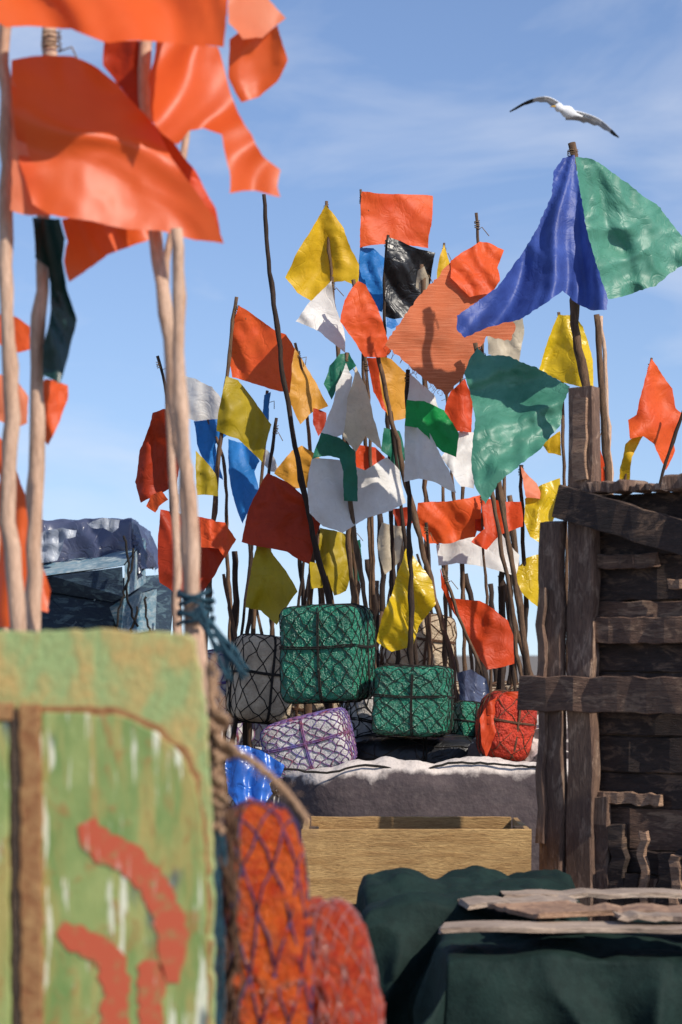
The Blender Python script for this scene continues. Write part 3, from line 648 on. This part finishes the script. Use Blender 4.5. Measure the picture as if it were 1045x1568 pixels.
boards('plinth', [(0.02, XE, .0, .15, .0, .34)], M['cratedk'], e, RX, .004, 12)

# ------------------------------------------------------------------ draped canvas stacks
def drape(name, x0, x1, y0, y1, z, drop, mat, seed, lump=.04, res=.015, parent=None):
    nx = int((x1-x0+2*drop)/res); ny = int((y1-y0+drop)/res); V = []; Fc = []
    for i in range(nx+1):
        for j in range(ny+1):
            X = x0-drop+(x1-x0+2*drop)*i/nx; Y = y0-drop+(y1-y0+drop)*j/ny
            q = Vector((X*1.0, Y*1.0, seed))
            ox = max(0, x0-X)+max(0, X-x1); oy = max(0, y0-Y)
            zz = z+lump*noise.noise(q*3)+lump*.8*abs(noise.noise(q*4.5+Vector((2, 1, 0))))+lump*.35*abs(noise.noise(q*11))
            xx = min(max(X, x0), x1); yy = max(Y, y0)
            o = math.hypot(ox, oy); soft = .035
            drp = o-soft*(1-math.exp(-o/soft)) if o > 0 else 0
            sgn = -1 if X < x0 else 1
            w = (X if oy > ox else Y)
            fo = 1-abs(math.sin(w*8+seed+3.5*noise.noise(q*2)))**.7
            fold = .10*fo*min(1, o*4)+.03*noise.noise(q*6+Vector((0, 0, 5)))*min(1, o*5)
            if oy > 0: yy -= min(oy, .03)+fold*(oy/(o+1e-6))+.05*min(1, oy*2)
            if ox > 0: xx += sgn*(min(ox, .03)+fold*(ox/(o+1e-6))+.06*o)
            V.append(Vector((xx, yy, max(.01, zz-drp))))
    for i in range(nx):
        for j in range(ny): Fc.append((i*(ny+1)+j, (i+1)*(ny+1)+j, (i+1)*(ny+1)+j+1, i*(ny+1)+j+1))
    return mkobj(name, V, Fc, mat, parent)
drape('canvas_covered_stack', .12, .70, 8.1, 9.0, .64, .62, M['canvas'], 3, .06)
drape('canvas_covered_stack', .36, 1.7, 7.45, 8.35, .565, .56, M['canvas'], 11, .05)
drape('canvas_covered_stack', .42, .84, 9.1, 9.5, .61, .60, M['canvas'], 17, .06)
e = group('loose_planks', (.8, 8, .6))
for k, (u0, u1, y0, y1, zz, an, m_) in enumerate([(.31, 1.35, 7.42, 7.60, .640, -1.5, 'plank'), (.42, .78, 7.9, 8.12, .665, 6, 'plank'), (.80, 1.4, 7.72, 7.95, .66, -5, 'cartlt'), (.86, 1.2, 7.48, 7.6, .672, 4, 'plank'), (.55, 1.4, 8.15, 8.32, .67, 2, 'plank'), (.62, .9, 7.55, 7.9, .668, 24, 'cartlt')]):
    X = Matrix.Translation((u0, y0, zz)) @ Matrix.Rotation(rad_(an), 4, 'Z')
    boards('plank', [(0, u1-u0, 0, y1-y0, 0, .016)], M[m_], e, X, .011, 30+k, 12)

# dusty boat in front of the floats
e = group('dusty_wooden_boat', (.6, 12.7, 0))
V = []; Fc = []; nx = 110; prof = [(-.02, -.95), (-.06, -.6), (-.08, -.3), (-.08, -.14), (-.07, -.08), (-.03, -.015), (.03, 0.0), (.07, -.004), (.12, -.012), (.15, -.05), (.16, -.12), (.9, -.14), (.95, -.02), (1.02, 0), (1.08, -.05), (1.1, -.5), (1.05, -.95)]
for i in range(nx+1):
    t = i/nx; x = -.33+2.3*t
    zt = .905+.055*t+.03*math.sin(t*5)+.03*noise.noise(Vector((x*3, 0, 0)))
    end = 1-math.exp(-t*16)
    for a, b in prof:
        yc = 12.45+.5; yy = yc+(12.45+a-yc)*(.25+.75*end)
        V.append(Vector((x+(.02*noise.noise(Vector((a*5, b*5, x*4)))), yy+.03*noise.noise(Vector((x*4, b*4, 0))), max(0.0, zt+b-.05*(1-end))+.022*noise.noise(Vector((x*9, a*9, b*9)))+.008*noise.noise(Vector((x*25, a*20, b*9))))))
m = len(prof)
for i in range(nx):
    for j in range(m-1): Fc.append((i*m+j, (i+1)*m+j, (i+1)*m+j+1, i*m+j+1))
Fc.append(tuple(range(m))); Fc.append(tuple(nx*m+j for j in range(m))[::-1])
mkobj('hull', V, Fc, M['boatgrey'], e)
multi_tube('mooring_rope', [[P(432, 1176, 12.42), P(500, 1183, 12.40), P(560, 1172, 12.41), P(640, 1180, 12.4), P(700, 1168, 12.4), P(830, 1175, 12.4)]], .006, M['blacknet'], e, wob=.006)
drape('grey_tarpaulin', .80, 1.3, 12.75, 13.3, 1.10, .35, M['boatgrey'], 23, .09)

cloth([(352, 1140), (378, 1142), (402, 1150), (436, 1172), (430, 1190), (412, 1200), (418, 1215), (405, 1234), (385, 1228), (366, 1240), (350, 1215), (345, 1170)], 11.6, 'bluebag', None, nf=3, amp=.10, crk=1.5, step=4, name='blue_plastic_bag')
cloth([(700, 1030), (722, 1025), (745, 1040), (752, 1070), (735, 1085), (705, 1075)], 13.7, 'bluetarp', None, nf=3, amp=.1, name='blue_rag')

# ------------------------------------------------------------------ blue boat on the hard
e = group('blue_fishing_boat', (-2.3, 18, 0))
V = []; Fc = []; nx = 40
for i in range(nx+1):
    t = i/nx; x = -4.6+3.2*t; w = 1.15*(1-max(0, (t-.45)/.55)**2.2)+.03; zg = 1.85+.25*t**2; zk = .35+.7*max(0, t-.7)**1.5*2
    for a, b in [(-1, zg), (-1.03, zg-.06), (-1.0, zg-.10), (-.93, zg-.5), (-.7, (zg+zk)/2-.2), (0, zk), (.7, (zg+zk)/2-.2), (.93, zg-.5), (1.03, zg-.06), (1, zg)]:
        V.append(Vector((x+(.12*(b-zk) if t > .7 else 0)*(t-.7)*3, 18.2+a*w, b)))
for i in range(nx):
    for j in range(9): Fc.append((i*10+j, (i+1)*10+j, (i+1)*10+j+1, i*10+j+1))
    Fc.append((i*10+9, (i+1)*10+9, (i+1)*10, i*10))
mkobj('hull', V, Fc, M['bluehull'], e)
boards('support_trestle', [(-4.2, -4.1, 17.4, 19, 0, .9), (-2.2, -2.1, 17.4, 19, 0, .9)], M['cratedk'], e)
def plate(name, pts, mat, th=.03):
    q = [P(*p) for p in pts]; n = len(q); V = q+[v+Vector((0, th, 0)) for v in q]
    Fc = [tuple(range(n)), tuple(range(n, 2*n))[::-1]]+[(i, i+n, (i+1) % n+n, (i+1) % n) for i in range(n)]
    o = mkobj(name, V, Fc, mat, e, smooth=False); bm = bmesh.new(); bm.from_mesh(o.data); bmesh.ops.recalc_face_normals(bm, faces=bm.faces); bm.to_mesh(o.data); bm.free(); return o
plate('locker_chamfer', [(-60, 905, 16.9), (-60, 860, 17.4), (75, 862, 17.4), (222, 824, 17.2), (188, 866, 16.35), (80, 880, 16.5)], M['tealhull'])
plate('locker_cheek', [(-60, 908, 16.9), (80, 882, 16.5), (187, 868, 16.33), (189, 914, 16.37), (172, 922, 16.5), (70, 905, 16.7), (-60, 960, 17.0)], M['bluehull'])  # shaded front face: the shade is put in with the darker navy colour
plate('locker_end', [(191, 866, 16.36), (223, 826, 17.2), (223, 893, 17.2), (191, 914, 16.38)], M['tealhull'])
plate('lower_strake', [(-60, 962, 16.9), (66, 908, 16.7), (175, 924, 16.6), (238, 900, 17.2), (243, 962, 17.2), (235, 1010, 17.2), (170, 1000, 16.8), (-60, 1040, 17.0)], M['bluehull'])
plate('blue_topside', [(168, 930, 16.55), (190, 916, 16.5), (240, 902, 17.1), (238, 965, 17.1), (185, 975, 16.7)], M['tealhull'])
drape('cover_tarp', -3.6, -1.50, 16.95, 18.6, 2.42, .34, M['bluetarp'], 5, .05, .03, e)
cloth([(40, 822), (70, 812), (96, 808), (118, 812), (116, 822), (100, 824), (96, 840), (88, 858), (60, 862), (40, 860)], 16.7, 'tarpsheen', e, amp=.12, name='tarp_highlight', crk=2, wave=.08)  # highlight on the blue tarp, added as a pale sheet
cloth([(135, 803), (160, 793), (184, 796), (182, 808), (172, 816), (158, 808), (140, 808)], 16.65, 'tarpsheen', e, amp=.12, name='tarp_highlight', crk=2, wave=.08)  # second tarp highlight, also a pale sheet
multi_tube('deck_ropes', [[P(190, 820, 16.2), P(198, 870, 16.2), P(194, 910, 16.2), P(210, 960, 16.2)], [P(205, 840, 16.2), P(200, 880, 16.2), P(190, 905, 16.2), P(180, 960, 16.2)], [P(212, 930, 16.2), P(200, 970, 16.2)], [P(222, 915, 16.2), P(228, 970, 16.2)]], .008, M['blacknet'], e, wob=.02)

# ------------------------------------------------------------------ green painted board (foreground)
e = group('green_painted_door', P(150, 1000, 4.2)); D = 4.2
def panel(name, out, d0, th, mat, bev=.004, wob=0, subd=14):
    o2 = []
    for i in range(len(out)):
        a = Vector(out[i]); b = Vector(out[(i+1) % len(out)]); k = max(1, int((b-a).length/subd)) if wob else 1
        for j in range(k):
            p = a.lerp(b, j/k); o2.append((p.x+wob*noise.noise(Vector((p.x*.05, p.y*.05, 1))), p.y+wob*noise.noise(Vector((p.x*.05, p.y*.05, 7)))))
    out = o2
    n = len(out); fr = [P(u, v, d0) for u, v in out]; bk = [Vector((p.x, p.y+th, p.z)) for p in fr]
    V = fr+bk; Fc = [tuple(range(n))[::-1], tuple(range(n, 2*n))]+[(i, (i+1) % n, (i+1) % n+n, i+n) for i in range(n)]
    o = mkobj(name, V, Fc, mat, e, smooth=False)
    bm = bmesh.new(); bm.from_mesh(o.data); bmesh.ops.recalc_face_normals(bm, faces=bm.faces); bm.to_mesh(o.data); bm.free()
    b = o.modifiers.new('bevel', 'BEVEL'); b.width = bev; b.segments = 3; b.limit_method = 'ANGLE'; b.angle_limit = rad_(40); return o
low = 2300
panel('backing_board', [(-120, 968), (40, 966), (170, 965), (285, 968), (300, 980), (308, 1030), (318, 1120), (326, 1300), (330, 1600), (330, low), (-120, low)], D, .03, M['boardtop'], wob=5)
arch = [(62, 1090), (130, 1092), (190, 1098), (240, 1120), (278, 1155), (300, 1200), (312, 1270), (318, 1400), (322, low), (62, low)]
panel('rust_border', [(u+(5 if u > 70 else -6), v-10) for u, v in arch], D-.006, .0055, M['rust'], .001, wob=10)
panel('painted_panel', arch, D-.014, .012, M['board'], .003, wob=5)
panel('hinge_post', [(30, 1078), (60, 1078), (64, 1200), (68, low), (34, low), (30, 1300)], D-.03, .03, M['rust'], .004, wob=5)
panel('gap_shade_strip', [(14, 1085), (34, 1085), (44, low), (26, low)], D-.025, .02, M['cratedk'], .003)  # dark strip standing in for the shade in the gap
panel('left_leaf', [(-120, 1108), (12, 1106), (14, 1250), (22, low), (-120, low)], D-.034, .03, M['board'], .004, wob=4)
panel('left_leaf_rail', [(-120, 1076), (20, 1076), (18, 1104), (-120, 1106)], D-.036, .03, M['rust'], .004)
def stroke(pts, w, nm, dd=.0165):
    pts = resample([Vector((u, v, 0)) for u, v in pts], 4); V = []; Fc = []; n = len(pts)
    for i, p in enumerate(pts):
        t = (pts[min(i+1, n-1)]-pts[max(i-1, 0)]).normalized(); nr = Vector((-t.y, t.x, 0))
        f = i/(n-1); ww = w*(min(1, .55+f*4))*min(1, .5+(1-f)*2.2)
        for s in (-.5, .5):
            q = p+nr*ww*s*(1+.35*noise.noise(Vector((i*.25, s*3, w)))+.2*noise.noise(Vector((i*.9, s*3, w)))); V.append(P(q.x, q.y, D-dd))
    for i in range(n-1): Fc.append((2*i, 2*i+1, 2*i+3, 2*i+2))
    mkobj(nm, V, Fc, M['redpaint'], e)
stroke([(132, 1258), (150, 1290), (195, 1315), (232, 1352), (255, 1400), (263, 1450), (264, 1505)], 46, 'painted_letter_stroke')
stroke([(92, 1420), (125, 1440), (160, 1458), (176, 1500), (178, 1560), (176, 1640)], 42, 'painted_letter_stroke')
stroke([(232, 1470), (232, 1530), (228, 1640)], 36, 'painted_letter_stroke')

e = group('frayed_rope_bundle', P(330, 1100, 4.3)); lines = []
rn = random.Random(9)
for k in range(10):
    u = 322+rn.uniform(-6, 8); v = 1000+rn.uniform(0, 40); ln = []
    for s in range(8): ln.append(P(u+rn.uniform(-7, 11)+s*1.5, v+s*34, 4.27+rn.uniform(-.02, .03)))
    lines.append(ln)
multi_tube('rope_strands', lines, .0035, M['rope'], e, wob=.006)
kn = []
for (cu, cv, cr) in [(335, 1105, 14), (345, 1150, 16), (328, 1200, 12), (338, 1225, 10)]:
    for k in range(2): kn.append([P(cu+cr*math.cos(t+k)*(1-.3*k), cv+cr*.7*math.sin(t)+k*4, 4.25+.012*math.sin(t*2+k)) for t in [i*.8 for i in range(9)]])
multi_tube('rope_knots', kn, .006, M['rope'], e, wob=.004)
base = resample([P(330, 1128, 4.25), P(355, 1148, 4.25), P(395, 1172, 4.25), P(440, 1215, 4.3), P(472, 1258, 4.3)], .006)
tw = [[p+Vector((0, math.cos(i*.5+ph), math.sin(i*.5+ph)))*.0045 for i, p in enumerate(base)] for ph in (0, 2.1, 4.2)]
V = []; Fc = []
for ln in tw:
    v, f = tube_geo(ln, [.0042]*len(ln), 6, .1); b = len(V); V += v; Fc += [tuple(i+b for i in q) for q in f]
mkobj('twisted_rope_end', V, Fc, M['rope'], e)
hairs = []
for k in range(60):
    p = base[rn.randrange(len(base))]; hairs.append([p, p+Vector((rn.uniform(-.012, .012), rn.uniform(-.01, .01), rn.uniform(-.014, .012))), p+Vector((rn.uniform(-.02, .02), rn.uniform(-.01, .01), rn.uniform(-.03, .015)))])
multi_tube('rope_hairs', hairs, .0007, M['rope'], e, 4, .01)
lines = []
for k in range(9):
    u = 345+rn.uniform(-14, 22); lines.append([P(u+rn.uniform(-9, 9), 1235+s*38, 4.3+rn.uniform(-.02, .02)) for s in range(11)])
multi_tube('hanging_net_cords', lines, .003, M['browncord'], e, wob=.006)
lines = []
for k in range(3): lines.append([P(335+rn.uniform(-8, 8), 1260+s*55, 4.28) for s in range(7)])
multi_tube('blue_cords', lines, .004, M['tealrope'], e, wob=.006)
e = group('teal_cord_lashing', P(300, 920, 5.6)); lines = []
for k in range(6):
    zc = 908+k*9; lines.append([P(300+26*math.cos(t), zc+rn.uniform(-5, 5), 5.72+.05*math.sin(t)) for t in [i*math.pi/4 for i in range(9)]])
for k in range(7):
    lines.append([P(305+rn.uniform(-6, 8), 930, 5.6), P(325+rn.uniform(-8, 6), 965+rn.uniform(-8, 8), 5.6), P(350+rn.uniform(-15, 15), 1000+rn.uniform(-14, 10), 5.6), P(385+rn.uniform(-45, 12), 1030+rn.uniform(-18, 22), 5.6)])
multi_tube('cord_strands', lines, .005, M['tealrope'], e, wob=.01)

e = group('slatted_fish_crate', (-.1, 4.9, 0))
boards('slats', [(-.30, .2, 4.6, 4.63, .05+i*.16, .17+i*.16) for i in range(4)]+[(-.30, .2, 5.1, 5.13, .05+i*.16, .17+i*.16) for i in range(4)]+[(-.30+i*.12, -.2+i*.12, 4.6, 5.13, .68, .70) for i in range(4)]+[(-.29, -.26, 4.64, 4.67, 0, .67), (.16, .19, 4.64, 4.67, 0, .67)], M['cratedk'], e, None, .003, 44)

# ------------------------------------------------------------------ seagull
GD = 27.
e = group('flying_seagull', P(868, 172, GD))
def wing(name, line, chords, tipk):
    V = []; Fc = []; mi = []
    st = resample([Vector((u, v, d)) for u, v, d in line], 5)
    m = 7
    for i, s in enumerate(st):
        f = i/(len(st)-1)*(len(chords)-1); a = int(f); b = min(a+1, len(chords)-1); ch = chords[a]*(1-(f-a))+chords[b]*(f-a)
        base = P(s.x, s.y, GD)+Vector((0, s.z, 0)); j_ = 1+.10*((i % 3)-1)*(f > 1)
        for q in range(m):
            t = q/(m-1); V.append(base+Vector((0, ch*t*j_*.9, -ch*.5*t*j_+.10*ch*math.sin(math.pi*t))))
    for i in range(len(st)-1):
        for q in range(m-1):
            Fc.append((i*m+q, (i+1)*m+q, (i+1)*m+q+1, i*m+q+1)); f = i/(len(st)-1)
            mi.append(2 if f > tipk else (1 if q > 3 or f > tipk-.2 else 0))
    o = mkobj(name, V, Fc, [M['gullwhite'], M['gullgrey'], M['gullblack']], e)
    for p_, a in zip(o.data.polygons, mi): p_.material_index = a
    sm = o.modifiers.new('th', 'SOLIDIFY'); sm.thickness = .008
wing('left_wing', [(866, 166, 0), (853, 157, -.05), (838, 152, -.1), (822, 153, -.1), (803, 158, -.02), (782, 168, .1)], [.14, .12, .09, .06, .04, .012], .62)
wing('right_wing', [(868, 168, 0), (885, 168, .05), (902, 173, .05), (918, 181, .02), (932, 195, -.05), (946, 214, -.15)], [.16, .15, .14, .11, .07, .015], .8)
body = [P(849, 166, GD), P(856, 167, GD), P(862, 169, GD), P(870, 172, GD), P(879, 174, GD), P(886, 175, GD), P(893, 176, GD)]
body = [Vector((b.x, b.y-.1+.03*i, b.z)) for i, b in enumerate(body)]
rs = resample(body, .01); R_ = []
for i in range(len(rs)):
    t = i/(len(rs)-1); R_.append(.034*math.exp(-((t-.12)/.09)**2)+.058*math.exp(-((t-.48)/.24)**2)+.012)
v, f = tube_geo(rs, R_, 12, 0); mkobj('body', v, f, M['gullwhite'], e)
hb = body[0]
v, f = tube_geo([hb+Vector((.01, 0, 0)), hb+Vector((-.035, -.02, -.006)), hb+Vector((-.06, -.03, -.014))], [.014, .009, .002], 8, 0)
mkobj('beak', v, f, M['beak'], e)
tb = body[-1]
mkobj('tail_fan', [tb+Vector((-.03, -.02, 0)), tb+Vector((.1, -.01, -.03)), tb+Vector((.12, .05, -.02)), tb+Vector((.1, .12, -.01)), tb+Vector((-.03, .05, 0))], [(0, 1, 2, 3, 4)], M['gullwhite'], e)

mkobj('ground', [(-400, -50, 0), (400, -50, 0), (400, 1500, 0), (-400, 1500, 0)], [(0, 1, 2, 3)], M['ground'], smooth=False)

# ------------------------------------------------------------------ light
el = rad_(38); az = math.atan2(.74, -.67)
ts = Vector((math.sin(az)*math.cos(el), math.cos(az)*math.cos(el), math.sin(el)))
ld = bpy.data.lights.new('sun', 'SUN'); ld.energy = 5.0; ld.angle = rad_(.5); ld.color = (1, .93, .82)
lo = bpy.data.objects.new('sun', ld); lo.rotation_euler = (-ts).to_track_quat('-Z', 'Y').to_euler(); COL.objects.link(lo)
w = bpy.data.worlds.new('World'); sc.world = w; w.use_nodes = True; nt = w.node_tree; nt.nodes.clear()
sk = N(nt, 'ShaderNodeTexSky', sky_type='NISHITA'); sk.sun_disc = False; sk.sun_elevation = el; sk.sun_rotation = az
sk.altitude = 0; sk.air_density = 1.0; sk.dust_density = .3; sk.ozone_density = 2.0
tc = N(nt, 'ShaderNodeTexCoord'); ad = N(nt, 'ShaderNodeVectorMath', operation='ADD'); ad.inputs[1].default_value = (0, 0, .07)
L(nt, tc.outputs['Generated'], ad.inputs[0]); L(nt, ad.outputs[0], sk.inputs['Vector']) if 'Vector' in sk.inputs else None
mp = N(nt, 'ShaderNodeMapping'); mp.inputs['Scale'].default_value = (3, 3, 9); mp.inputs['Rotation'].default_value = (0, rad_(-20), 0)
L(nt, tc.outputs['Generated'], mp.inputs['Vector'])
n1 = noi(nt, mp.outputs[0], 2.2, 6, .55, .6)
cl = ramp(nt, n1, [(.48, 0.), (.78, .42)])
tint = mixc(nt, 1.0, sk.outputs[0], (1.0, 1.0, 1.12), 'MULTIPLY')
bg = N(nt, 'ShaderNodeBackground'); bg.inputs['Strength'].default_value = .135
L(nt, mixc(nt, cl, tint, (6.2, 6.5, 7.2)), bg.inputs['Color'])
o = N(nt, 'ShaderNodeOutputWorld'); L(nt, bg.outputs[0], o.inputs[0])

# ------------------------------------------------------------------ camera
cd = bpy.data.cameras.new('camera'); cd.sensor_fit = 'VERTICAL'; cd.sensor_height = 36; cd.sensor_width = 24; cd.lens = 85
cd.shift_y = 216/1568; cd.clip_end = 3000; cd.dof.use_dof = True; cd.dof.focus_distance = 13.0; cd.dof.aperture_fstop = 4.5
co = bpy.data.objects.new('camera', cd); co.location = (0, 0, 1.5); co.rotation_euler = (rad_(90), 0, 0); COL.objects.link(co); sc.camera = co
sc.view_settings.view_transform = 'Standard'; sc.view_settings.look = 'None'; sc.view_settings.exposure = 0
